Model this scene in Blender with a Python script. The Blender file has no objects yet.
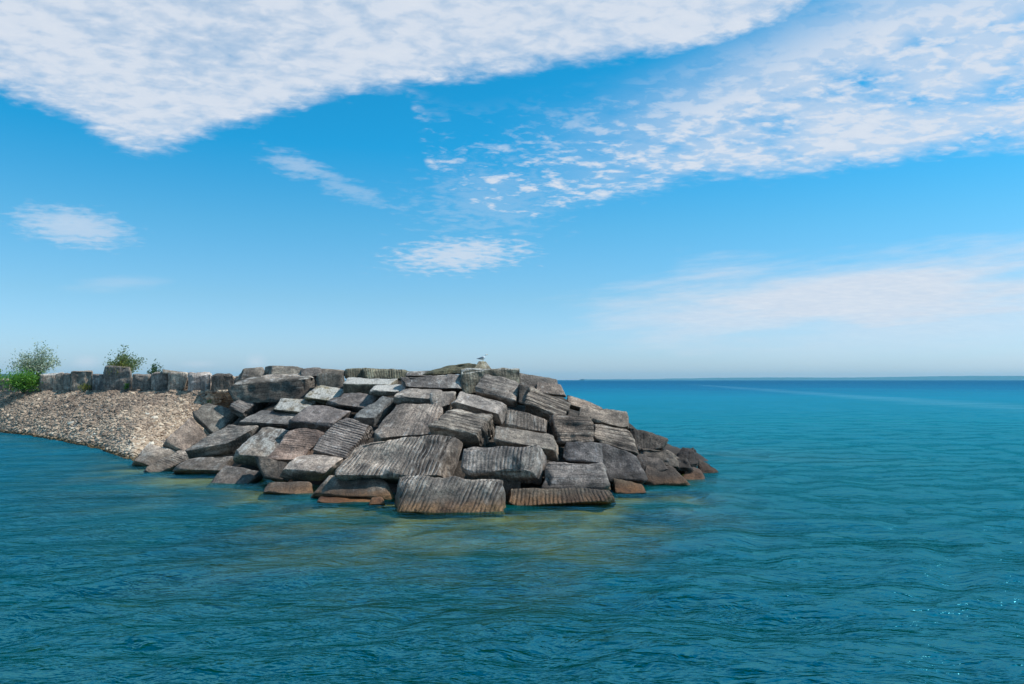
import bpy, math, random
import numpy as np
from mathutils import Vector
random.seed(7); rng = np.random.default_rng(7)
scene = bpy.context.scene
COL = scene.collection
FPX = 796.0; H = 3.2; HORIZ = 380.0
# ---------------------------------------------------------------- camera
PITCH = math.atan((HORIZ - 342) / FPX)
cam_d = bpy.data.cameras.new('camera'); cam = bpy.data.objects.new('camera', cam_d); COL.objects.link(cam)
cam_d.sensor_width = 36; cam_d.lens = FPX / 1024 * 36; cam_d.clip_start = .1; cam_d.clip_end = 90000
cam.location = (0, 0, H); cam.rotation_euler = (math.pi / 2 + PITCH, 0, 0)
scene.camera = cam
cp, sp = math.cos(PITCH), math.sin(PITCH)

def ray(px, py):
    a = (px - 512) / FPX; b = (342 - py) / FPX
    return np.array([a, cp - b * sp, sp + b * cp])
def P(px, py, Y):
    d = ray(px, py); d = d * (Y / d[1]); d[2] += H
    return d
def ground(px, py, z=0.0):
    d = ray(px, py); k = (z - H) / d[2]
    return np.array([d[0] * k, d[1] * k, z])

# ---------------------------------------------------------------- noise
def _hash(ix, iy, iz):
    h = (ix * 374761393 + iy * 668265263 + iz * 2147483647 * 7 + iz * 1274126177) & 0xffffffff
    h = ((h ^ (h >> 13)) * 1274126177) & 0xffffffff
    h = h ^ (h >> 16)
    return (h & 0xffffff).astype(np.float64) / 0xffffff * 2 - 1
def vnoise(p):
    i = np.floor(p).astype(np.int64); f = p - i; f = f * f * (3 - 2 * f)
    r = 0
    for dx in (0, 1):
        wx = f[:, 0] if dx else 1 - f[:, 0]
        for dy in (0, 1):
            wy = f[:, 1] if dy else 1 - f[:, 1]
            for dz in (0, 1):
                wz = f[:, 2] if dz else 1 - f[:, 2]
                r = r + wx * wy * wz * _hash(i[:, 0] + dx, i[:, 1] + dy, i[:, 2] + dz)
    return r
def fbm(p, o=3):
    r = 0; a = 1; s = 0
    for k in range(o):
        r = r + a * vnoise(p + 17.3 * k); s += a; a *= .5; p = p * 2.03
    return r / s
def sstep(a, b, x):
    t = np.clip((x - a) / (b - a), 0, 1); return t * t * (3 - 2 * t)

# ---------------------------------------------------------------- mesh helpers
def mesh_obj(name, verts, faces, mats, parent=None, smooth=True, origin=None):
    verts = np.asarray(verts, dtype=float)
    o3 = np.zeros(3) if origin is None else np.asarray(origin, float)
    me = bpy.data.meshes.new(name)
    me.from_pydata((verts - o3).tolist(), [], [list(map(int, f)) for f in faces])
    me.update()
    if smooth: me.polygons.foreach_set('use_smooth', [True] * len(me.polygons))
    for m in (mats if isinstance(mats, (list, tuple)) else [mats]): me.materials.append(m)
    o = bpy.data.objects.new(name, me); COL.objects.link(o); o.location = o3.tolist()
    if parent: o.parent = parent
    return o
def fattr(o, name, vals):
    a = o.data.attributes.new(name, 'FLOAT', 'POINT'); a.data.foreach_set('value', np.asarray(vals, dtype=np.float32))
def tag(o, label=None, cat=None, group=None, kind=None):
    if label: o['label'] = label
    if cat: o['category'] = cat
    if group: o['group'] = group
    if kind: o['kind'] = kind
    return o
def grid_faces(nu, nv):
    a = np.arange(nu * nv).reshape(nu, nv)
    return np.stack([a[:-1, :-1], a[1:, :-1], a[1:, 1:], a[:-1, 1:]], -1).reshape(-1, 4)

# ---------------------------------------------------------------- node helper
class NT:
    def __init__(s, tree): s.t = tree; s.n = tree.nodes; s.l = tree.links
    def add(s, typ, **kw):
        n = s.n.new(typ)
        for k, v in kw.items():
            if k == 'ins':
                for kk, vv in v.items():
                    if isinstance(vv, bpy.types.NodeSocket): s.l.new(vv, n.inputs[kk])
                    else: n.inputs[kk].default_value = vv
            else: setattr(n, k, v)
        return n
    def math(s, op, a, b=0.0, c=None, clamp=False):
        n = s.n.new('ShaderNodeMath'); n.operation = op; n.use_clamp = clamp
        for i, v in enumerate((a, b) if c is None else (a, b, c)):
            if isinstance(v, bpy.types.NodeSocket): s.l.new(v, n.inputs[i])
            else: n.inputs[i].default_value = v
        return n.outputs[0]
    def mix(s, f, a, b, blend='MIX'):
        n = s.n.new('ShaderNodeMix'); n.data_type = 'RGBA'; n.blend_type = blend
        for i, v in ((0, f), (6, a), (7, b)):
            if isinstance(v, bpy.types.NodeSocket): s.l.new(v, n.inputs[i])
            else: n.inputs[i].default_value = v if i == 0 else (tuple(v) + (1,))[:4]
        return n.outputs[2]
    def noise(s, vec, scale, detail=4, rough=.55, dist=0):
        n = s.add('ShaderNodeTexNoise', ins={'Scale': scale, 'Detail': detail, 'Roughness': rough, 'Distortion': dist})
        s.l.new(vec, n.inputs['Vector']); return n.outputs[0]
    def ramp(s, f, stops):
        n = s.n.new('ShaderNodeValToRGB'); s.l.new(f, n.inputs[0])
        e = n.color_ramp.elements
        while len(e) > 2: e.remove(e[-1])
        for i, (p, c) in enumerate(stops):
            el = e[i] if i < 2 else e.new(p)
            el.position = p; el.color = (c, c, c, 1) if not isinstance(c, tuple) else tuple(c) + (1,)
        return n.outputs[0]
    def smooth(s, a, b, x):
        n = s.n.new('ShaderNodeMapRange'); n.interpolation_type = 'SMOOTHSTEP'
        for i, v in enumerate((x, a, b, 0.0, 1.0)):
            if isinstance(v, bpy.types.NodeSocket): s.l.new(v, n.inputs[i])
            else: n.inputs[i].default_value = v
        return n.outputs[0]
    def xyz(s, x, y, z):
        n = s.n.new('ShaderNodeCombineXYZ')
        for i, v in enumerate((x, y, z)):
            if isinstance(v, bpy.types.NodeSocket): s.l.new(v, n.inputs[i])
            else: n.inputs[i].default_value = v
        return n.outputs[0]
def new_mat(name):
    m = bpy.data.materials.new(name); m.use_nodes = True
    m.node_tree.nodes.clear(); t = NT(m.node_tree)
    out = t.add('ShaderNodeOutputMaterial'); return m, t, out
def simple_mat(name, col, rough=.8, var=0.0, scale=3.0, spec=.3):
    m, t, out = new_mat(name)
    b = t.add('ShaderNodeBsdfPrincipled', ins={'Roughness': rough, 'Specular IOR Level': spec})
    b.inputs['Base Color'].default_value = tuple(col) + (1,)
    if var:
        tc = t.add('ShaderNodeTexCoord')
        n = t.noise(tc.outputs['Object'], scale, 3)
        c = t.mix(n, tuple(x * (1 - var) for x in col), tuple(x * (1 + var) for x in col))
        t.l.new(c, b.inputs['Base Color'])
    t.l.new(b.outputs[0], out.inputs[0]); return m

# ---------------------------------------------------------------- rock material
def rock_material():
    m, t, out = new_mat('weathered_limestone')
    oi = t.add('ShaderNodeObjectInfo'); tc = t.add('ShaderNodeTexCoord'); geo = t.add('ShaderNodeNewGeometry')
    off = t.xyz(t.math('MULTIPLY', oi.outputs['Random'], 91.0), t.math('MULTIPLY', oi.outputs['Random'], 37.0), 0.0)
    v = t.add('ShaderNodeVectorMath', operation='ADD'); t.l.new(tc.outputs['Object'], v.inputs[0]); t.l.new(off, v.inputs[1]); v = v.outputs[0]
    rc = t.add('ShaderNodeAttribute', attribute_name='rib_across').outputs['Fac']
    ra = t.add('ShaderNodeAttribute', attribute_name='rib_along').outputs['Fac']
    rm = t.add('ShaderNodeAttribute', attribute_name='rib_amount').outputs['Fac']
    bed = t.add('ShaderNodeAttribute', attribute_name='bedding').outputs['Fac']
    n1 = t.noise(v, 1.1, 6, .6)
    n2 = t.noise(v, 5.0, 7, .65)
    n3 = t.noise(v, 22.0, 5, .7)
    base = t.ramp(n1, [(.3, (.05, .05, .052)), (.43, (.14, .136, .132)), (.55, (.24, .232, .222)), (.72, (.42, .40, .375))])
    base = t.mix(t.ramp(n2, [(.36, 0.0), (.66, 1.0)]), t.mix(.75, base, (.07, .068, .07)), base)
    base = t.mix(.7, base, t.ramp(n3, [(.36, .12), (.62, 1.0)]), 'MULTIPLY')
    base = t.mix(1.0, base, (2.6, 2.25, 1.95), 'MULTIPLY')
    # streaks that follow the drilled ribs or the beds
    sv = t.xyz(t.math('MULTIPLY', rc, 9.0), t.math('MULTIPLY', ra, .9), oi.outputs['Random'])
    st = t.noise(sv, 1.0, 4, .6)
    base = t.mix(t.math('MULTIPLY', t.ramp(st, [(.38, 1.0), (.56, 0.0)]), t.math('ADD', .22, t.math('MULTIPLY', t.math('MAXIMUM', rm, bed), .5)), clamp=True), base, t.mix(1.0, base, (.32, .32, .34), 'MULTIPLY'))
    hi_ = t.math('MULTIPLY', t.smooth(.52, .66, st), t.smooth(.46, .62, n2))
    base = t.mix(t.math('MULTIPLY', hi_, .5), base, (.50, .49, .47))
    # drill ribs
    wob = t.noise(v, 2.2, 3)
    ph = t.math('ADD', t.math('MULTIPLY', rc, 2 * math.pi / .105), t.math('MULTIPLY', wob, 6.0))
    sn = t.math('SINE', ph)
    brk = t.noise(t.xyz(t.math('MULTIPLY', rc, 5.0), t.math('MULTIPLY', ra, 2.2), 7.0), 1.0, 4, .6)
    rm = t.math('MULTIPLY', rm, t.smooth(.36, .58, brk))
    groove = t.math('MULTIPLY', t.smooth(.35, -.8, sn), rm)
    base = t.mix(t.math('MULTIPLY', t.math('MULTIPLY', groove, t.ramp(n2, [(.3, 1.0), (.7, .35)])), .66), base, t.mix(1.0, base, (.25, .24, .25), 'MULTIPLY'))
    ridge = t.math('MULTIPLY', t.smooth(.4, .95, sn), rm)
    base = t.mix(t.math('MULTIPLY', ridge, t.math('MULTIPLY', n2, .55)), base, (.46, .44, .42))
    # thin dark bedding seams
    bv = t.xyz(t.math('MULTIPLY', ra, .5), t.math('MULTIPLY', rc, 14.0), 3.0)
    seam = t.ramp(t.noise(bv, 1.0, 3, .6), [(.36, 1.0), (.46, 0.0)])
    base = t.mix(t.math('MULTIPLY', t.math('MULTIPLY', seam, bed), .8), base, (.045, .042, .04))
    # rock of its own tint
    base = t.mix(1.0, base, oi.outputs['Color'], 'MULTIPLY')
    # bleached/guano patches on upward faces (alpha = amount)
    nz = t.add('ShaderNodeSeparateXYZ'); t.l.new(geo.outputs['Normal'], nz.inputs[0])
    up = t.smooth(.45, .8, nz.outputs[2])
    pn = t.math('ADD', t.math('MULTIPLY', t.noise(v, 1.5, 5, .65), .62), t.math('MULTIPLY', t.math('ADD', st, n2), .19))
    thr = t.math('SUBTRACT', .72, t.math('MULTIPLY', oi.outputs['Alpha'], .42))
    pale = t.math('MULTIPLY', up, t.smooth(thr, t.math('ADD', thr, .12), pn))
    base = t.mix(t.math('MULTIPLY', pale, .85), base, t.mix(t.smooth(.35, .65, n3), (.30, .28, .25), (.70, .67, .61)))
    # black lichen
    li = t.math('MULTIPLY', t.ramp(t.noise(v, 3.3, 6, .7), [(.56, 0.0), (.66, 1.0)]), .55)
    base = t.mix(li, base, (.035, .034, .036))
    # waterline stain: ochre algae and a wet dark line
    pz = t.add('ShaderNodeSeparateXYZ'); t.l.new(geo.outputs['Position'], pz.inputs[0])
    wz = t.math('ADD', pz.outputs[2], t.math('MULTIPLY', t.math('SUBTRACT', n2, .5), .28))
    ochre = t.smooth(.34, .06, wz)
    dark = t.math('MULTIPLY', t.smooth(.62, .3, wz), .6)
    base = t.mix(dark, base, (.06, .048, .04))
    oc = t.mix(t.ramp(n1, [(.35, 0.0), (.65, 1.0)]), (.10, .045, .02), (.34, .18, .075))
    oc = t.mix(1.0, oc, oi.outputs['Color'], 'MULTIPLY')
    ochre = t.math('MULTIPLY', ochre, t.math('ADD', .15, t.math('MULTIPLY', t.smooth(-9.0, -5.0, pz.outputs[0]), .85)))
    oc = t.mix(.75, oc, t.ramp(n3, [(.35, .25), (.6, 1.15)]), 'MULTIPLY')
    oc = t.mix(t.math('MULTIPLY', groove, .6), oc, (.03, .015, .008))
    base = t.mix(t.math('MULTIPLY', ochre, t.math('ADD', .5, t.math('MULTIPLY', n2, .6)), clamp=True), base, oc)
    moss = t.smooth(.02, -.25, wz)
    base = t.mix(moss, base, t.mix(n1, (.10, .10, .02), (.30, .28, .08)))
    hgt = t.math('ADD', t.math('MULTIPLY', n2, .6), t.math('MULTIPLY', n3, .35))
    hgt = t.math('ADD', hgt, t.math('MULTIPLY', t.math('MULTIPLY', sn, rm), .22))
    hgt = t.math('ADD', hgt, t.math('MULTIPLY', st, .22))
    hgt = t.math('ADD', hgt, t.math('MULTIPLY', t.noise(v, 60.0, 3, .6), .12))
    hgt = t.math('SUBTRACT', hgt, t.math('MULTIPLY', t.math('MULTIPLY', seam, bed), .45))
    bp = t.add('ShaderNodeBump', ins={'Strength': 1.0, 'Distance': .11}); t.l.new(hgt, bp.inputs['Height'])
    b = t.add('ShaderNodeBsdfPrincipled', ins={'Specular IOR Level': .25})
    t.l.new(base, b.inputs['Base Color']); t.l.new(bp.outputs[0], b.inputs['Normal'])
    t.l.new(t.math('SUBTRACT', .92, t.math('MULTIPLY', t.smooth(.3, .0, wz), .45)), b.inputs['Roughness'])
    t.l.new(b.outputs[0], out.inputs[0]); return m
ROCK = rock_material()

# ---------------------------------------------------------------- depth of the pile, seen as control points
CTRL = [(0,432,49),(60,440,42.5),(135,462,31),(200,478,26),(270,490,23.2),(350,500,21.2),(450,513,19.2),(560,505,20.4),(620,495,22.2),
        (680,485,24.3),(715,470,28.3),(240,382,35),(320,375,33.5),(380,380,31),(440,372,30),(520,375,29),(560,390,28.6),(620,415,27.6),
        (665,440,27.6),(180,440,31.5),(210,415,33),(250,400,33),(300,420,28),(300,450,25),(400,455,22),(400,420,24.8),(400,395,28),(500,460,21.3),
        (480,430,23.3),(500,400,26),(560,430,24.2),(560,465,21.8),(620,455,24.4),(660,465,25.6)]
_c = np.array(CTRL, float)
def _tps(d): return np.where(d > 0, d * d * np.log(d + 1e-9), 0)
_d = np.sqrt(((_c[:, None, :2] - _c[None, :, :2]) ** 2).sum(-1)) / 100
_A = np.zeros((len(_c) + 3,) * 2); _A[:len(_c), :len(_c)] = _tps(_d) + np.eye(len(_c)) * .02
_A[:len(_c), -3] = 1; _A[:len(_c), -2:] = _c[:, :2] / 100; _A[-3, :len(_c)] = 1; _A[-2:, :len(_c)] = _c[:, :2].T / 100
_w = np.linalg.solve(_A, np.concatenate([_c[:, 2], [0, 0, 0]]))
def depth(px, py):
    d = np.sqrt((_c[:, 0] - px) ** 2 + (_c[:, 1] - py) ** 2) / 100
    return float((_tps(d) * _w[:len(_c)]).sum() + _w[-3] + _w[-2] * px / 100 + _w[-1] * py / 100)

# ---------------------------------------------------------------- rock builder
CORE = []   # points the rubble core passes under
def rock(name, label, quad, L, E, S=0.0, D=None, r=.09, rib=None, amp=1.0, bed=0.0, col=(1, 1, 1), pale=0.2, rough=1.0,
         group='armour stones piled at the breakwater head', cat='boulder', step=None, seed=None, grow=(1.06, 1.1)):
    q = quad; cx = sum(p[0] for p in q) / 4; cy = sum(p[1] for p in q) / 4
    q = [(cx + (p[0] - cx) * grow[0], cy + (p[1] - cy) * grow[1]) for p in q]
    if D is None: D = depth(cx, cy)
    TL, TR, BR, BL = [P(q[i][0], q[i][1], D + (L / 2 if i < 2 else -L / 2) + (S / 2 if i in (1, 2) else -S / 2)) for i in range(4)]
    def bk(i):
        return P(q[i][0] + E[0], q[i][1] + E[1], D + (L / 2 if i < 2 else -L / 2) + (S / 2 if i in (1, 2) else -S / 2) + E[2])
    bTL, bTR, bBR, bBL = [bk(i) for i in range(4)]
    C = np.array([[[BL, bBL], [TL, bTL]], [[BR, bBR], [TR, bTR]]])  # [u][v][w]
    U = (TR + BR - TL - BL) / 2; V = (TL + TR - BL - BR) / 2; W = (bTL + bTR + bBR + bBL - TL - TR - BR - BL) / 4
    dims = np.array([np.linalg.norm(U), np.linalg.norm(V), np.linalg.norm(W)])
    Un, Vn, Wn = U / dims[0], V / dims[1], W / dims[2]
    step = step or (.045 if D < 30 else .065)
    n = np.clip(np.ceil(dims / step).astype(int), 6, 110)
    ids = {}; pts = []; faces = []
    def vid(i, j, k):
        key = (i, j, k)
        if key not in ids: ids[key] = len(pts); pts.append(key)
        return ids[key]
    nu, nv, nw = n
    for i in range(nu):
        for j in range(nv):
            faces.append((vid(i, j, 0), vid(i, j + 1, 0), vid(i + 1, j + 1, 0), vid(i + 1, j, 0)))
            faces.append((vid(i, j, nw), vid(i + 1, j, nw), vid(i + 1, j + 1, nw), vid(i, j + 1, nw)))
    for i in range(nu):
        for k in range(nw):
            faces.append((vid(i, 0, k), vid(i + 1, 0, k), vid(i + 1, 0, k + 1), vid(i, 0, k + 1)))
            faces.append((vid(i, nv, k), vid(i, nv, k + 1), vid(i + 1, nv, k + 1), vid(i + 1, nv, k)))
    for j in range(nv):
        for k in range(nw):
            faces.append((vid(0, j, k), vid(0, j, k + 1), vid(0, j + 1, k + 1), vid(0, j + 1, k)))
            faces.append((vid(nu, j, k), vid(nu, j + 1, k), vid(nu, j + 1, k + 1), vid(nu, j, k + 1)))
    s = np.array(pts, float) / n * 2 - 1
    h = dims / 2; sd = (seed if seed is not None else len(label) * 3.7 + cx * .37 + cy * .71)
    # corner radius that varies along the stone
    p0 = s * h
    w0 = p0[:, :1] * Un + p0[:, 1:2] * Vn + p0[:, 2:] * Wn
    rr = min(r * .72, .42 * h.min() * 2) * (0.75 + .6 * vnoise(w0 * 1.3 + sd))
    rr = np.clip(rr, .03, h.min() * .92)[:, None]
    qq = np.clip(p0, -(h - rr), (h - rr)); dd = p0 - qq
    ln = np.maximum(np.linalg.norm(dd, axis=1, keepdims=True), 1e-6); dn = dd / ln
    pp = qq + rr * dn
    # broken corners and edges: flat cuts
    rc_ = np.random.default_rng(int(abs(sd) * 1000) % 99991)
    for _ in range(int(7 * min(1.6, rough))):
        cdir = np.array([rc_.choice([-1, 1]), rc_.choice([-1, 1]), rc_.choice([-1, 1, -1])], float) * (rc_.random(3) * .9 + .15)
        if rc_.random() < .45: cdir[rc_.integers(3)] *= .12
        nn = cdir / (h ** .6); nn /= np.linalg.norm(nn)
        sup = (np.abs(nn) * h).sum(); lim = sup * (1 - rc_.uniform(.06, .20) * min(rough, 1.4))
        ex = np.maximum(pp @ nn + .03 * vnoise(w0 * 3 + sd) - lim, 0)
        pp = pp - ex[:, None] * nn * .92
    tt = (pp / h + 1) / 2
    u, v, w = tt[:, :1], tt[:, 1:2], tt[:, 2:]
    pos = 0
    for a in (0, 1):
        for b in (0, 1):
            for c in (0, 1):
                pos = pos + (u if a else 1 - u) * (v if b else 1 - v) * (w if c else 1 - w) * C[a, b, c]
    nrm = dn[:, :1] * Un + dn[:, 1:2] * Vn + dn[:, 2:] * Wn
    nrm /= np.maximum(np.linalg.norm(nrm, axis=1, keepdims=True), 1e-6)
    size = float(np.clip(h.min(), .15, .6))
    disp = fbm(pos * .8 + sd, 2) * .16 * size * rough + fbm(pos * 2.3 + sd, 3) * .14 * size * rough + fbm(pos * 7.0 + sd, 2) * .022 * rough
    # broken facets: chips off the edges
    edge = np.clip(1 - np.sort((h - np.abs(p0)), axis=1)[:, 1] / .28, 0, 1)
    disp -= np.clip(fbm(pos * 1.5 + sd + 11, 2) - .12, 0, 1) * .3 * size * rough
    disp -= edge * np.clip(vnoise(pos * 1.9 + sd + 40), 0, 1) * .17 * rough * min(1, size * 2)
    across = u[:, 0] * dims[0]; along = v[:, 0] * dims[1] + w[:, 0] * dims[2]
    if rib == 'v': across = across + along * (-.38 if (cx < 470 and cy > 485) else .0)
    ribm = np.zeros(len(pos))
    if rib == 'h' or bed: across, along = v[:, 0] * dims[1] + (0 if rib != 'h' else 0) , u[:, 0] * dims[0] + w[:, 0] * dims[2]
    if rib:
        ribm = np.where((dn[:, 2] < -.3) | (dn[:, 1] > .3), 1.0, .25) * amp * np.clip(.75 + .7 * vnoise(pos * 1.4 + sd + 9), .1, 1)
        disp += np.sin(across * 2 * np.pi / (.105) + 2.2 * vnoise(pos * 1.7 + 5)) * .006 * ribm
    if bed:
        stp = vnoise(np.stack([across * 9 + sd, along * .35, np.zeros_like(across)], 1))
        disp += np.sign(stp) * np.abs(stp) ** .5 * .035 * bed
    pos = pos + nrm * disp[:, None]
    org = pos.mean(0)
    o = mesh_obj(name, pos, faces, ROCK, origin=org)
    fattr(o, 'rib_across', across); fattr(o, 'rib_along', along); fattr(o, 'rib_amount', ribm); fattr(o, 'bedding', np.full(len(pos), float(bed)))
    o.color = (col[0], col[1], col[2], pale)
    tag(o, label, cat, group)
    if group.startswith('armour'): CORE.append((TL + TR + BL + BR) / 4)
    return o
B = 'limestone_block'; R = 'boulder'
grey = (1, 1, 1); warm = (1.08, .97, .88); pink = (1.05, .88, .82); cool = (.86, .93, 1.02); dk = (.62, .62, .63); grn = (.84, .88, .70); lt = (1.3, 1.27, 1.22)

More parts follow.
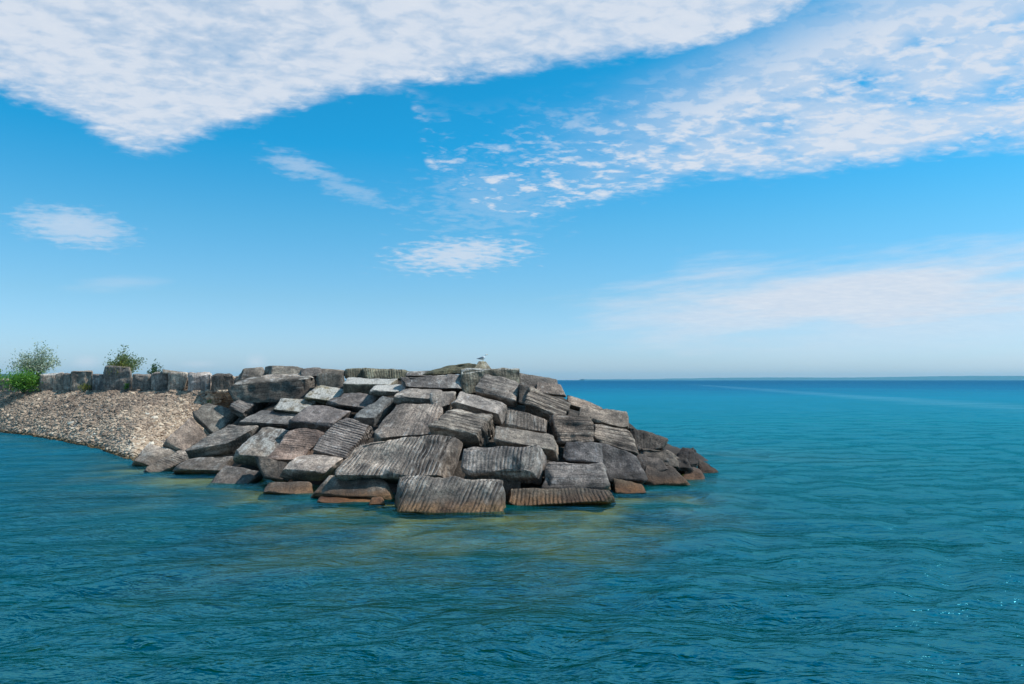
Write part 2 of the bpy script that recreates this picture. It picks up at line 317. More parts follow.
ROCKS = [
# --- top rows along the crest
(B,'long dark block with square front face lying on the left crest above the pebble beach',[(228,385),(304,379.5),(304,399),(229,405)],.15,(15,-7,1.5),dict(col=(.6,.6,.58),pale=.55,bed=.3)),
(R,'small rounded brown boulder perched behind the left end of the long dark crest block',[(243,369),(262,368),(266,378),(238,380)],.5,(0,0,1.0),dict(col=(.8,.78,.74))),
(R,'low jagged skyline boulder at the left, highest one behind the long dark crest block',[(267,366),(302,367),(305,376),(266,375)],.5,(0,0,1.2),dict(col=(.75,.76,.72),rough=1.6)),
(R,'thin pale slab wedged on the back edge of the long dark crest block',[(262,375),(304,373),(312,377),(262,379)],.9,(0,3,.2),dict(col=lt,pale=.5,D=34.0)),
(R,'small dark skyline boulder between the jagged one and the squat dark block',[(301,369),(320,367.5),(323,376),(301,376)],.4,(0,0,1.1),dict(col=dk)),
(R,'low brown skyline boulder just behind the top of the squat dark block',[(319,369),(344,370.5),(345,376),(320,376)],.4,(0,0,1.1),dict(col=(.8,.77,.7),D=34.5)),
(B,'squat dark block with a rusty patch right of the long dark crest block',[(318,374.5),(341,372.5),(342,388),(318,389)],.2,(3,-1,1.2),dict(col=(.55,.55,.52))),
(B,'mossy ribbed block with pale streaked top right of the squat dark block',[(348,377),(397,378),(388,384),(344,383)],1.6,(0,11,.3),dict(col=(.85,.86,.74),pale=.85)),
(B,'short green stained upright block on the skyline left of the long green one',[(346,369.5),(365,369),(366,378),(346,378)],.2,(0,0,1.2),dict(col=grn,rib='v',D=33.5)),
(B,'long green stained ribbed block on the skyline with pale top edge',[(364,368.5),(410,370.5),(411,379),(366,379)],.2,(0,0,1.2),dict(col=grn,rib='v',pale=.4,D=33)),
(B,'bright white topped slab, the whitest stone of the upper pile',[(377,384.5),(419,384),(400,391),(371,389.5)],1.6,(0,6,.3),dict(col=lt,pale=1.0)),
(R,'thin dark far slab on the skyline left of the mossy ridge stone',[(408,371),(442,370),(446,376),(406,375.5)],.8,(0,3,.5),dict(col=dk,pale=.6,D=32)),
(B,'long dark slab with thin pale top edge, square right end near the crest',[(402,377),(466,375.5),(467,388),(406,387)],.7,(1,4,1.4),dict(col=(.72,.73,.76),pale=.45)),
(B,'flat slab with deeply shaded front under the long dark crest slab',[(404,388),(441,389),(437,399),(394,395)],1.1,(0,9,.4),dict(col=grey,pale=.25)),
(B,'small lit block tucked left of the smooth pale sloping block',[(430,393),(457,389.5),(450,404),(434,409)],.8,(0,8,.7),dict(col=(1.1,1.08,1.05))),
(R,'dark mossy ridge stone sloping up to the gull\'s perch',[(440,367.5),(475,362.5),(476,373),(424,374)],.6,(0,1,1.0),dict(col=(.42,.46,.34),D=30.5,rough=2.2,pale=0)),
(R,'small pale pyramid shaped stone that the gull stands on, the highest of the pile',[(479,361.5),(486,361.5),(493,372),(473,372)],.5,(0,1,.7),dict(col=(1.0,1.0,.8),pale=.5,D=29.8,rough=.5,r=.05)),
(B,'long green grey block with bright straight top edge below the gull',[(462,370.5),(518,369.5),(519,386),(464,394)],.25,(0,-.5,1.4),dict(col=(.8,.82,.7),rib='v',amp=.35,pale=.6,D=28.6)),
(R,'thin dark sloping stone right of the block below the gull',[(517,373),(556,379.5),(556,388),(518,388)],.4,(0,1,1.0),dict(col=(.6,.6,.6),D=29)),
(R,'small reddish stone at the skyline above the coarse banded block',[(537,382),(560,385),(566,396),(537,393)],.4,(0,1,1.0),dict(col=(.85,.78,.74))),
(R,'dark shadowed stone between the tilted top block and the coarse banded block',[(519,385),(535,387),(530,404),(519,402)],.3,(0,2,.8),dict(col=(.55,.52,.5),D=27.2)),
(B,'big tilted grey block just below and right of the gull',[(484,372.5),(520,382.5),(514,399),(474,389)],1.0,(3,9,.7),dict(col=grey,bed=.5)),
(B,'smooth pale sloping block under the big tilted grey block',[(461,391.5),(505,402.5),(498,413),(450,400)],1.1,(3,12,.7),dict(col=(1.15,1.16,1.18))),
(B,'large flat topped block with cracked bedded top and dark left front face',[(453,407.5),(491,415),(477,433),(429,424.5)],1.4,(5,17,1.0),dict(col=(1.15,1.13,1.08),bed=1.0)),
(B,'broad ribbed slab with brownish tint above the biggest ribbed block',[(396,406),(442,404.5),(434,432),(370,437)],1.4,(2,8,.7),dict(col=(.98,.93,.9),rib='v',amp=.6)),
(B,'narrow blue grey block pointing down towards the viewer',[(381,396),(394,399),(371,419),(352,415.5)],1.5,(2,9,.5),dict(col=(.62,.72,.8),pale=0)),
(R,'dark rough boulder left of the narrow blue grey block',[(344,393),(379,395),(368,408),(326,402)],.9,(2,6,.7),dict(col=(.72,.72,.75),pale=.2)),
(R,'lichen yellowed boulder with bleached top right of the long dark crest block',[(317,385),(346,389),(336,401),(305,397)],1.0,(2,5,.7),dict(col=(1.1,1.08,.85),pale=.75)),
(R,'flat boulder with white streaks below the long dark crest block',[(281,397.5),(318,400),(306,412),(271,409)],.9,(2,4,.7),dict(col=(1.0,1.0,.88),pale=.7)),
(B,'low slate coloured slab left of the smooth dark slab',[(262,410.5),(301,413),(291,424),(240,421)],1.1,(0,5,.5),dict(col=(.78,.83,.88),pale=.35)),
(B,'smooth dark slab with black shaded front in the upper left pile',[(312,404.5),(350,410),(331,424),(290,420)],1.2,(0,8,.5),dict(col=(.78,.78,.84))),
(B,'tilted dark block with layered right side standing at the top of the pebbles',[(247,390.5),(270,391.5),(243,413),(228.5,404.5)],1.1,(4,8,.8),dict(col=(.66,.69,.74),bed=.6)),
(B,'tilted slate block with pink broken right edge leaning on the pebbles',[(207,402),(239,413),(214,433),(193,413)],1.1,(1,5,.8),dict(col=(.7,.74,.74),pale=0)),
(B,'brownish pink tilted slab lowest against the pebbles',[(191,417.5),(208,437),(183,451),(164,443)],1.1,(1,5,.7),dict(D=31.2,col=(1.02,.92,.86),pale=.3)),
(B,'pale slab at the left corner where pebbles meet the water',[(150,442.5),(176,451),(152,466),(132,459.5)],1.0,(1,6,.6),dict(D=30.3,col=lt,pale=.5)),
(B,'long narrow pale slab sloping down to the water at the far left of the pile',[(181,449.5),(198,455),(154,474),(143,468)],1.2,(1,6,.6),dict(D=28.4,col=lt,rib='h',amp=.7,pale=.4)),
(B,'long striped slab with black lower face in the left pile',[(228,424.5),(258,426),(228,442),(182,451)],1.2,(5,13,.8),dict(D=28.6,col=(1.05,1.06,1.05),rib='h',pale=.3)),
(R,'mottled boulder with black underside at the left waterline',[(192,457),(233,456),(223,470),(175,468.5)],.8,(1,7,.7),dict(col=grey,pale=.45)),
(R,'pointed pale topped stone dipping into the water at the left',[(226,466),(263,471.5),(240,487),(205,487)],.8,(2,6,.6),dict(col=(1.0,1.02,1.06),pale=.5)),
(B,'block with bleached white top band in the lower left pile',[(261,427),(293,428),(272,456),(233,453)],1.3,(4,12,.8),dict(col=(1.0,.98,.94),pale=.6)),
(B,'pinkish brown striped block between the bleached block and the dark ribbed block',[(290,428),(324,433),(301,459),(266,458)],1.3,(3,11,.8),dict(col=(1.05,.88,.82),rib='h',amp=.5)),
(B,'dark block with coarse slanting ribs left of the biggest ribbed block',[(341,417.5),(370,425),(345,457),(311,448)],1.3,(3,9,.9),dict(col=(.88,.88,.92),rib='h',amp=1.3)),
(B,'pale smooth topped block with dark front low in the left pile',[(303,453),(344,456),(323,471),(281,468.5)],1.0,(0,11,.6),dict(col=(1.35,1.3,1.27),pale=.4)),
(B,'biggest block of the pile, pale face covered in slanting drill ribs',[(359,442.5),(451,436),(437,474),(333,474)],1.0,(12,9,1.1),dict(col=(1.22,1.17,1.12),rib='v',amp=1.25,pale=0)),
(B,'dark grey block with upright drill ribs and undercut base in the middle of the front',[(464,446),(536,444),(531,471),(463,471)],.55,(9,13,1.1),dict(col=(.88,.88,.9),rib='v',amp=1.3,pale=.1)),
(R,'smooth rounded long boulder resting above the upright ribbed block',[(497,426),(552,433),(553,449),(494,439)],.9,(5,13,.9),dict(col=(.92,.9,.86),r=.2,rough=.7)),
(B,'small block with upright pale streaks between the smooth pale block and the rounded boulder',[(505,407),(544,417.5),(544,431),(504,426)],.4,(3,4,.9),dict(col=(1.05,.98,.92),rib='v',amp=.6)),
(B,'coarse banded tilted block near the right crest',[(531,387),(571,402.5),(563,416),(527,402)],1.0,(-2,10,.8),dict(col=(1.18,1.12,1.04),bed=1.2)),
(B,'squarish reddish banded block below the coarse banded tilted block',[(552,413.5),(592,417),(593,441),(559,443)],.6,(-4,4,1.0),dict(col=(1.1,1.0,.92),bed=.8)),
(B,'wide ribbed block at the water\'s edge in front, lower half stained orange',[(401,475.5),(500,480),(503,514),(399,511)],.7,(-1,7,1.2),dict(col=(1.15,1.13,1.1),rib='v',amp=1.3,pale=.1)),
(B,'low orange stained slab barely above the water right of the wide ribbed block',[(513,488.5),(606,489),(613,500),(510,506)],.5,(0,7,1.5),dict(col=(.9,.8,.66),rib='v',amp=1.0)),
(B,'dark rounded block with pale stripe low on its face, resting on the orange slab',[(548,462.5),(601,464),(607,490),(543,488)],.6,(2,4,1.1),dict(col=(.86,.86,.9),bed=.35,r=.16)),
(R,'dark blue grey boulder left of the big smooth dark one on the right front',[(565,441.5),(600,444),(601,462),(563,459)],.5,(1,4,1.0),dict(col=(.5,.52,.58))),
(R,'big smooth near black boulder with undercut base on the right front',[(598,443),(634,454),(646,479),(606,480)],.8,(3,5,1.1),dict(col=(.36,.37,.41),r=.2,pale=0)),
(B,'fine banded grey block beside the sea on the right slope',[(594,424),(630,429),(637,452),(595,441)],.8,(1,5,1.0),dict(col=(.95,.9,.85),bed=.9)),
(R,'sharp ridged brown boulder on the right skyline over the blue water',[(584,406),(626,411.5),(628,428),(579,417)],.9,(1,5,1.0),dict(col=(.88,.82,.76))),
(R,'low reddish stone sloping down the right skyline above the ridged boulder',[(567,394.5),(600,405.5),(604,413),(568,404)],.7,(0,5,.9),dict(col=(.95,.84,.76))),
(R,'dark overhanging wedge jutting out to the right above the sea',[(629,427),(667,437.5),(661,449),(635,450)],.4,(1,3,1.0),dict(col=(.38,.36,.35),rib='v',amp=.4,pale=0)),
(R,'rough knobbly grey boulder under the overhanging dark wedge',[(638,446),(677,453),(681,468),(641,460)],.6,(1,4,1.0),dict(col=(.5,.48,.46),rough=2.0)),
(B,'pinkish block with rounded left end at the right waterline',[(646,465),(672,467),(689,484),(645,485)],.7,(1,5,1.0),dict(col=(.48,.42,.39))),
(R,'craggy black boulder standing highest at the right tip',[(683,449),(694,448),(699,465),(671,469)],.5,(1,3,.8),dict(col=(.18,.17,.18),rough=3.2,pale=0)),
(R,'small ochre stone, last one of the pile at the right tip',[(698,458.5),(708,463),(719,473),(699,476)],.5,(0,4,.8),dict(col=(.36,.3,.27),pale=.1,rough=1.8)),
(R,'smooth pinkish stone sliding into the water near the right tip',[(688,467),(699,470),(706,482),(679,486)],.6,(0,4,.8),dict(col=(.6,.5,.47),r=.16)),
(R,'orange wet stone in the shadow under the big near black boulder',[(614,479),(641,484),(647,492.5),(616,494)],.5,(0,4,.9),dict(col=(.85,.66,.46))),
(R,'hump backed pale boulder at the waterline below the biggest ribbed block',[(331,477),(379,474.5),(391,496),(312,495)],.8,(0,6,1.0),dict(col=(1.05,1.0,.93),r=.16)),
(R,'small orange lump awash beside the wide ribbed block',[(371,497),(382,496),(386,504),(368,505)],.3,(0,3,.5),dict(col=(1.15,.9,.7),r=.1,rough=.6)),
(R,'flat reddish stone awash in front of the hump backed boulder',[(322,497),(370,497.5),(372,505),(318,502)],.5,(0,3,.6),dict(col=(.9,.72,.6),pale=0)),
(R,'low rust edged stone in the water below the pale smooth topped block',[(268,482),(309,482.5),(313,495),(264,491.5)],.5,(0,4,.8),dict(col=(.95,.9,.84),r=.13)),
(R,'dark stone jammed in the gap behind the two waterline blocks of the front',[(489,480),(520,478),(520,500),(497,505)],.3,(0,3,.6),dict(col=(.5,.45,.42),D=21.6,pale=0)),
(R,'narrow dark stone wedged between the bleached block and the pale smooth topped block',[(255,456),(286,462),(288,480),(264,476)],.4,(0,3,.7),dict(col=(.5,.48,.46),D=24.4,pale=0)),
(R,'flat knobbly black stone between the rough grey boulder and the right tip',[(666,456),(686,458),(690,470),(664,470)],.5,(0,3,.7),dict(col=(.25,.24,.24),rough=2.6,pale=0)),
(R,'low grey boulder filling the right slope between rounded blocks and knobbly boulder',[(632,452),(660,458),(668,470),(640,472)],.6,(0,4,.8),dict(col=(.42,.4,.4),D=25.2)),
]
for nm, lb, quad, L, E, kw in ROCKS: rock(nm, lb, quad, L, E, **kw)

# --- low wall of upright stones behind the pebbles
def wallD(x): return 42 + (230 - x) / 230 * 14
WG = 'upright stones of the low wall behind the pebble beach'
WALL = [
('low grey wall stone at the very left, half hidden by the bright green bush',[(-14,379),(9,379.5),(9,392),(-14,392)],grey,{}),
('pale streaked wall stone directly right of the bright green bush',[(40,375.5),(63,374),(64,391),(40,391)],warm,dict(pale=1.0)),
('narrow dark wall stone with weeds at its foot, right of the pale streaked one',[(64,375),(71,374),(72,391),(64,391)],(.7,.68,.66),{}),
('broad brown wall stone standing a little higher, left of the tall dark one',[(71,371.5),(92,372),(93,391),(71,391)],(.8,.76,.7),{}),
('low wall stone squeezed between the broad brown one and the tallest',[(93,375),(104,375.5),(104,391),(93,391)],(.75,.75,.78),{}),
('tallest wall stone, rounded dark top in front of the middle tree',[(106,367.5),(130,367.5),(133,391),(104,391)],(.66,.65,.64),dict(r=.2)),
('low dark wall stone right of the tallest, with a green weed at its left foot',[(133,375),(151,375.5),(152,391),(133,391)],(.62,.62,.62),{}),
('square wall stone below the small dark shrub\'s right side',[(152,373.5),(167,373.5),(168,391.5),(152,391)],(.8,.8,.8),{}),
('lighter wall stone left of the black gap',[(168.5,373.5),(187,374),(184,392),(168.5,392)],(1.05,1.02,.96),{}),
('rounded pale grey wall stone right of the black gap',[(189.5,374),(211,374),(211,392.5),(188.5,392.5)],(1.15,1.15,1.18),dict(r=.2)),
('last dark wall stone, meeting the long dark crest block',[(212,375.5),(233,375.5),(234,393),(212,393)],(.5,.49,.47),{}),
]
for lb, quad, col, kw in WALL:
    cx = (quad[0][0] + quad[1][0]) / 2
    col = tuple(c * 1.18 for c in col); k = dict(col=col, D=wallD(cx), rib='v', amp=.35, group=WG, cat='stone block', r=.1); k.update(kw)
    rock('wall_stone', lb, quad, .06, (0, -.4, 1.4), **k)
rock('wall_stone', 'thin flat stone lying across the tops of two wall stones near the black gap', [(163, 369.5), (189, 373), (189, 375), (163, 374)], .3, (0, 0, 1.0), D=wallD(176) + .8, col=(.8, .78, .72), group=WG, cat='stone block', pale=.4, r=.04)

# ---------------------------------------------------------------- rubble core under the stones
core_pts = np.array(CORE)
shoreA = [ground(x, y) for x, y in [(135,463),(150,472),(175,475),(205,487),(240,488),(270,491),(312,496),(345,503),(395,511),(450,514),(503,514),(560,506),(613,500),(650,492),(690,486),(708,482),(719,473)]]
back = [np.array([p[0] * 1.0, p[1], 0]) for p in [(9.0, 31.5), (8.3, 34.5), (6.0, 38), (1, 42), (-6, 47), (-14, 54), (-20, 62), (-30, 74), (-50, 95)]]
left = [np.array([-75, 90, 0.]), np.array([-52, 62, 0.])] + [ground(x, y) for x, y in [(-60, 425), (0, 432), (60, 440.5), (100, 449)]]
SHORE = np.array([p[:2] for p in shoreA + back + left])
def seg_dist(pts, poly):
    best = np.full(len(pts), 1e9)
    for i in range(len(poly)):
        a = poly[i]; b = poly[(i + 1) % len(poly)]; ab = b - a
        t = np.clip(((pts - a) @ ab) / (ab @ ab), 0, 1)
        best = np.minimum(best, np.linalg.norm(pts - (a + t[:, None] * ab), axis=1))
    return best
def inside(pts, poly):
    r = np.zeros(len(pts), bool)
    for i in range(len(poly)):
        a = poly[i]; b = poly[(i + 1) % len(poly)]
        c = (a[1] > pts[:, 1]) != (b[1] > pts[:, 1])
        xi = (b[0] - a[0]) * (pts[:, 1] - a[1]) / (b[1] - a[1] + 1e-12) + a[0]
        r ^= c & (pts[:, 0] < xi)
    return r
def shore_sd(pts):
    d = seg_dist(pts, SHORE); return np.where(inside(pts, SHORE), d, -d)
# rubble core: follows the stones from below
gx = np.arange(-17.5, 10.5, .3); gy = np.arange(18, 48, .3)
X, Y = np.meshgrid(gx, gy, indexing='ij'); q2 = np.stack([X.ravel(), Y.ravel()], 1)
sd = shore_sd(q2)
dist = np.sqrt(((q2[:, None] - core_pts[None, :, :2]) ** 2).sum(-1)) + .3
wgt = dist ** -4
zi = (wgt * core_pts[None, :, 2]).sum(1) / wgt.sum(1) - 1.05 + .85 * sstep(29.5, 32, q2[:, 1]) * sstep(-13, -11, q2[:, 0]) - 1.3 * sstep(-9.5, -12, q2[:, 0]) - .8 * sstep(4.2, 6, q2[:, 0])
cap = np.where(sd > 0, sd * .5, sd * .6) - .45
zc = np.minimum(np.minimum(zi, cap), 2.95) + fbm(np.c_[q2 * 1.6, np.zeros(len(q2))]) * .18
zc = np.maximum(zc, -2.2)
zc = np.maximum(zc, np.where((q2[:, 0] > -6.4) & (q2[:, 0] < .8), 3.45 - 1.1 * np.abs(q2[:, 1] - 33.2), -9))
core = mesh_obj('rubble_core', np.c_[q2, zc], grid_faces(len(gx), len(gy))[:, ::-1] if False else grid_faces(len(gx), len(gy)), ROCK)
for a in ('rib_across', 'rib_along', 'rib_amount', 'bedding'): fattr(core, a, np.zeros(len(q2)))
core.color = (.2, .19, .18, 0); tag(core, kind='structure')  # shade of the gaps between stones painted in as a near-black tint

# ---------------------------------------------------------------- pebble beach
WL = [(-150, 419), (-60, 425), (0, 432), (30, 435.5), (60, 440.5), (100, 449), (133, 461), (160, 455), (195, 445), (235, 432), (270, 420)]
us = np.linspace(0, 1, 160); 
wx = np.array([p[0] for p in WL], float); wy = np.array([p[1] for p in WL], float)
cx_ = np.interp(us, np.linspace(0, 1, len(WL)), wx); cy_ = np.interp(us, np.linspace(0, 1, len(WL)), wy)
tv = np.linspace(-.35, 1.6, 130)
BV = np.zeros((len(us), len(tv), 3))
def beach_pt(i, t):
    a = ground(cx_[i], cy_[i]); xb = min(cx_[i], 262); b = P(xb, 391.0, wallD(xb) - .3)
    if t <= 1:
        p = a + (b - a) * t
        if t > 0: p[2] += math.sin(t * math.pi) * .16
        else: p[2] *= 1.5
    else:
        p = b + np.array([-.25, 1, 0]) * (t - 1) * 9; p[2] = b[2] - .1 + .8 * max(0, min(1, (t - 1.10) / .06)) - max(0, t - 1.34) * 9
    return p
for i in range(len(us)):
    for j, t in enumerate(tv): BV[i, j] = beach_pt(i, t)
bp_ = BV.reshape(-1, 3); bp_[:, 2] += fbm(np.c_[bp_[:, :2] * .8, np.zeros(len(bp_))], 3) * .10
def beach_material():
    m, t, out = new_mat('pebble_ground')
    tc = t.add('ShaderNodeTexCoord'); v = tc.outputs['Object']
    vo = t.add('ShaderNodeTexVoronoi', ins={'Scale': 6.5}); t.l.new(v, vo.inputs['Vector'])
    sepc = t.add('ShaderNodeSeparateColor'); t.l.new(vo.outputs['Color'], sepc.inputs[0])
    c = t.ramp(sepc.outputs[0], [(0, (.12, .10, .09)), (.35, (.26, .22, .19)), (.7, (.42, .35, .29)), (1, (.6, .54, .46))])
    bmp = t.add('ShaderNodeBump', ins={'Strength': 1, 'Distance': .12}); bmp.invert = True; t.l.new(vo.outputs['Distance'], bmp.inputs['Height'])
    g = t.add('ShaderNodeNewGeometry'); s = t.add('ShaderNodeSeparateXYZ'); t.l.new(g.outputs['Position'], s.inputs[0])
    c = t.mix(t.smooth(.28, .05, s.outputs[2]), c, (.12, .085, .045))
    b = t.add('ShaderNodeBsdfPrincipled', ins={'Roughness': .9}); t.l.new(c, b.inputs['Base Color']); t.l.new(bmp.outputs[0], b.inputs['Normal'])
    t.l.new(b.outputs[0], out.inputs[0]); return m
beach = mesh_obj('beach', bp_, grid_faces(len(us), len(tv)), beach_material()); tag(beach, kind='structure')
# loose pebbles
phi = (1 + 5 ** .5) / 2
ICO = np.array([(-1, phi, 0), (1, phi, 0), (-1, -phi, 0), (1, -phi, 0), (0, -1, phi), (0, 1, phi), (0, -1, -phi), (0, 1, -phi), (phi, 0, -1), (phi, 0, 1), (-phi, 0, -1), (-phi, 0, 1)], float) / 1.9
ICF = np.array([(0,11,5),(0,5,1),(0,1,7),(0,7,10),(0,10,11),(1,5,9),(5,11,4),(11,10,2),(10,7,6),(7,1,8),(3,9,4),(3,4,2),(3,2,6),(3,6,8),(3,8,9),(4,9,5),(2,4,11),(6,2,10),(8,6,7),(9,8,1)])
NP = 44000
gi = rng.random(NP) * (len(us) - 1.01); gj = rng.random(NP) * 92 + 22
i0 = gi.astype(int); j0 = gj.astype(int); fi = (gi - i0)[:, None]; fj = (gj - j0)[:, None]
G = bp_.reshape(len(us), len(tv), 3)
pc = (G[i0, j0] * (1 - fi) + G[i0 + 1, j0] * fi) * (1 - fj) + (G[i0, j0 + 1] * (1 - fi) + G[i0 + 1, j0 + 1] * fi) * fj
keep = (pc[:, 2] > -.12); pc = pc[keep]; NP = len(pc)
sz = .032 + .034 * rng.random(NP) ** 2 + (rng.random(NP) < .04) * .08
sc = np.stack([sz * (.9 + .9 * rng.random(NP)), sz * (.8 + .5 * rng.random(NP)), sz * (.5 + .4 * rng.random(NP))], 1)
an = rng.random(NP) * 6.28; ti = (rng.random(NP) - .5) * .9
V = ICO[None] * sc[:, None] * (1 + .35 * (rng.random((NP, 12, 1)) - .5))
x2 = V[..., 0] * np.cos(ti)[:, None] - V[..., 2] * np.sin(ti)[:, None]; z2 = V[..., 0] * np.sin(ti)[:, None] + V[..., 2] * np.cos(ti)[:, None]
x3 = x2 * np.cos(an)[:, None] - V[..., 1] * np.sin(an)[:, None]; y3 = x2 * np.sin(an)[:, None] + V[..., 1] * np.cos(an)[:, None]
V = np.stack([x3, y3, z2], -1) + pc[:, None] + np.array([0, 0, .02])
F = (ICF[None] + (np.arange(NP) * 12)[:, None, None]).reshape(-1, 3)
def pebble_material():
    m, t, out = new_mat('loose_pebbles')
    a = t.add('ShaderNodeAttribute', attribute_name='tone').outputs['Fac']
    c = t.ramp(a, [(0, (.07, .055, .045)), (.3, (.22, .16, .12)), (.55, (.39, .29, .21)), (.8, (.60, .47, .34)), (1, (.75, .69, .58))])
    g = t.add('ShaderNodeNewGeometry'); s = t.add('ShaderNodeSeparateXYZ'); t.l.new(g.outputs['Position'], s.inputs[0])
    c = t.mix(t.smooth(.22, .04, s.outputs[2]), c, (.13, .09, .045))
    b = t.add('ShaderNodeBsdfPrincipled', ins={'Roughness': .88, 'Specular IOR Level': .25}); t.l.new(c, b.inputs['Base Color'])
    t.l.new(b.outputs[0], out.inputs[0]); return m
peb = mesh_obj('pebbles', V.reshape(-1, 3), F, pebble_material(), smooth=False)
patch = fbm(np.c_[pc[:, :2] * .35, np.zeros(NP)], 2)
up_ = sstep(1.9, .5, pc[:, 2])
xr = sstep(-22, -14, pc[:, 0])
tone = np.clip(.40 + .12 * xr + .135 * rng.standard_normal(NP) + .16 * patch + .16 * up_, 0, 1)
fattr(peb, 'tone', np.repeat(tone, 12)); tag(peb, kind='stuff')

# ---------------------------------------------------------------- lake bed
bx = np.arange(-45, 45, .45); by = np.arange(4, 60, .45)
X, Y = np.meshgrid(bx, by, indexing='ij'); q2 = np.stack([X.ravel(), Y.ravel()], 1)
sdv = shore_sd(q2)
def cell(p, s):
    i = np.floor(p / s).astype(np.int64); best = np.full(len(p), 9.); val = np.zeros(len(p))
    for dx in (-1, 0, 1):
        for dy in (-1, 0, 1):
            ci = i + [dx, dy]; z0 = np.zeros(len(p), np.int64)
            jx = _hash(ci[:, 0], ci[:, 1], z0) * .4 + .5; jy = _hash(ci[:, 0], ci[:, 1], z0 + 5) * .4 + .5
            d = np.hypot(ci[:, 0] + jx - p[:, 0] / s, ci[:, 1] + jy - p[:, 1] / s)
            m = d < best; best = np.where(m, d, best); val = np.where(m, _hash(ci[:, 0], ci[:, 1], z0 + 9), val)
    return best, val
cd, cv = cell(q2, 1.9)
zb = np.where(sdv < 0, sdv * .11, 0) - .17
near = sstep(-9, -1, sdv) * sstep(2, 0, sdv)
zb = np.maximum(zb, -3.2) + near * (sstep(.62, .15, cd) * .22 * (.6 + .5 * cv)) + fbm(np.c_[q2 * .9, np.zeros(len(q2))]) * .08
zb = np.minimum(zb, -.13)
def bed_material():
    m, t, out = new_mat('lake_bed_stones')
    tc = t.add('ShaderNodeTexCoord'); v = tc.outputs['Object']
    n = t.noise(v, .55, 5, .6); n2 = t.noise(v, 3.0, 5)
    c = t.ramp(n, [(.35, (.015, .02, .015)), (.42, (.09, .07, .025)), (.58, (.38, .27, .09))])
    c = t.mix(t.math('MULTIPLY', n2, .6), c, (.12, .09, .03))
    b = t.add('ShaderNodeBsdfPrincipled', ins={'Roughness': .9}); t.l.new(c, b.inputs['Base Color'])
    t.l.new(b.outputs[0], out.inputs[0]); return m
bed = mesh_obj('lake_bed', np.c_[q2, zb], grid_faces(len(bx), len(by)), bed_material()); tag(bed, kind='structure')

# ---------------------------------------------------------------- water
az_f = np.radians(np.linspace(-42, 42, 760)); az_o = np.radians(np.linspace(42, 318, 90))[1:-1]
az = np.concatenate([az_f, az_o])
rr_ = np.concatenate([[.3, 1, 2, 3, 4, 5], np.geomspace(5.6, 420, 560), np.geomspace(470, 45000, 34)])
RR, AZ = np.meshgrid(rr_, az, indexing='ij')
WX = RR * np.sin(AZ); WY = RR * np.cos(AZ)
pw = np.stack([WX.ravel(), WY.ravel()], 1)
Z = np.zeros(len(pw)); rad = RR.ravel()
dr = rad * (math.log(420 / 5.6) / 560)
wrng = np.random.default_rng(3)
wind = math.radians(-68)            # waves run towards the viewer, a little from the right
warp = np.stack([fbm(np.c_[pw * .12, np.zeros(len(pw))], 2), fbm(np.c_[pw * .12 + 50, np.zeros(len(pw))], 2)], 1) * 1.6
pww = pw + warp
for lam in np.geomspace(.24, 4.0, 84):
    th = wind + wrng.normal() * .55; k = 2 * math.pi / lam
    amp = (.0040 * lam ** .78)  * (.6 + .8 * wrng.random())
    fade = np.clip((lam / 3.0 - dr) / (lam / 3.0) * 1.6, 0, 1)
    ph = k * (pww[:, 0] * math.cos(th) + pww[:, 1] * math.sin(th)) + wrng.random() * 6.28
    Z += amp * fade * (np.sin(ph) + .18 * np.sin(2 * ph + 1.57))
for lam in np.geomspace(.9, 3.2, 12):     # a second train bending round the head of the breakwater
    th = math.radians(-14) + wrng.normal() * .16; k = 2 * math.pi / lam
    amp = .0056 * lam; fade = np.clip((lam / 3.0 - dr) / (lam / 3.0) * 1.6, 0, 1) * (.25 + .75 * sstep(-4, 6, pw[:, 0]))
    ph = k * (pww[:, 0] * math.cos(th) + pww[:, 1] * math.sin(th)) + wrng.random() * 6.28
    Z += amp * fade * (np.sin(ph) + .2 * np.sin(2 * ph + 1.57))
gust = .75 + .5 * fbm(np.c_[pw * .06 + 9, np.zeros(len(pw))], 3)
Z *= gust
sdw = np.full(len(pw), -99.); nearm = (pw[:, 1] > 3) & (pw[:, 1] < 90) & (np.abs(pw[:, 0]) < 80)
sdw[nearm] = shore_sd(pw[nearm])
Z *= np.where(sdw > -1.5, .45, 1) + np.where(sdw <= -1.5, 0, .0)
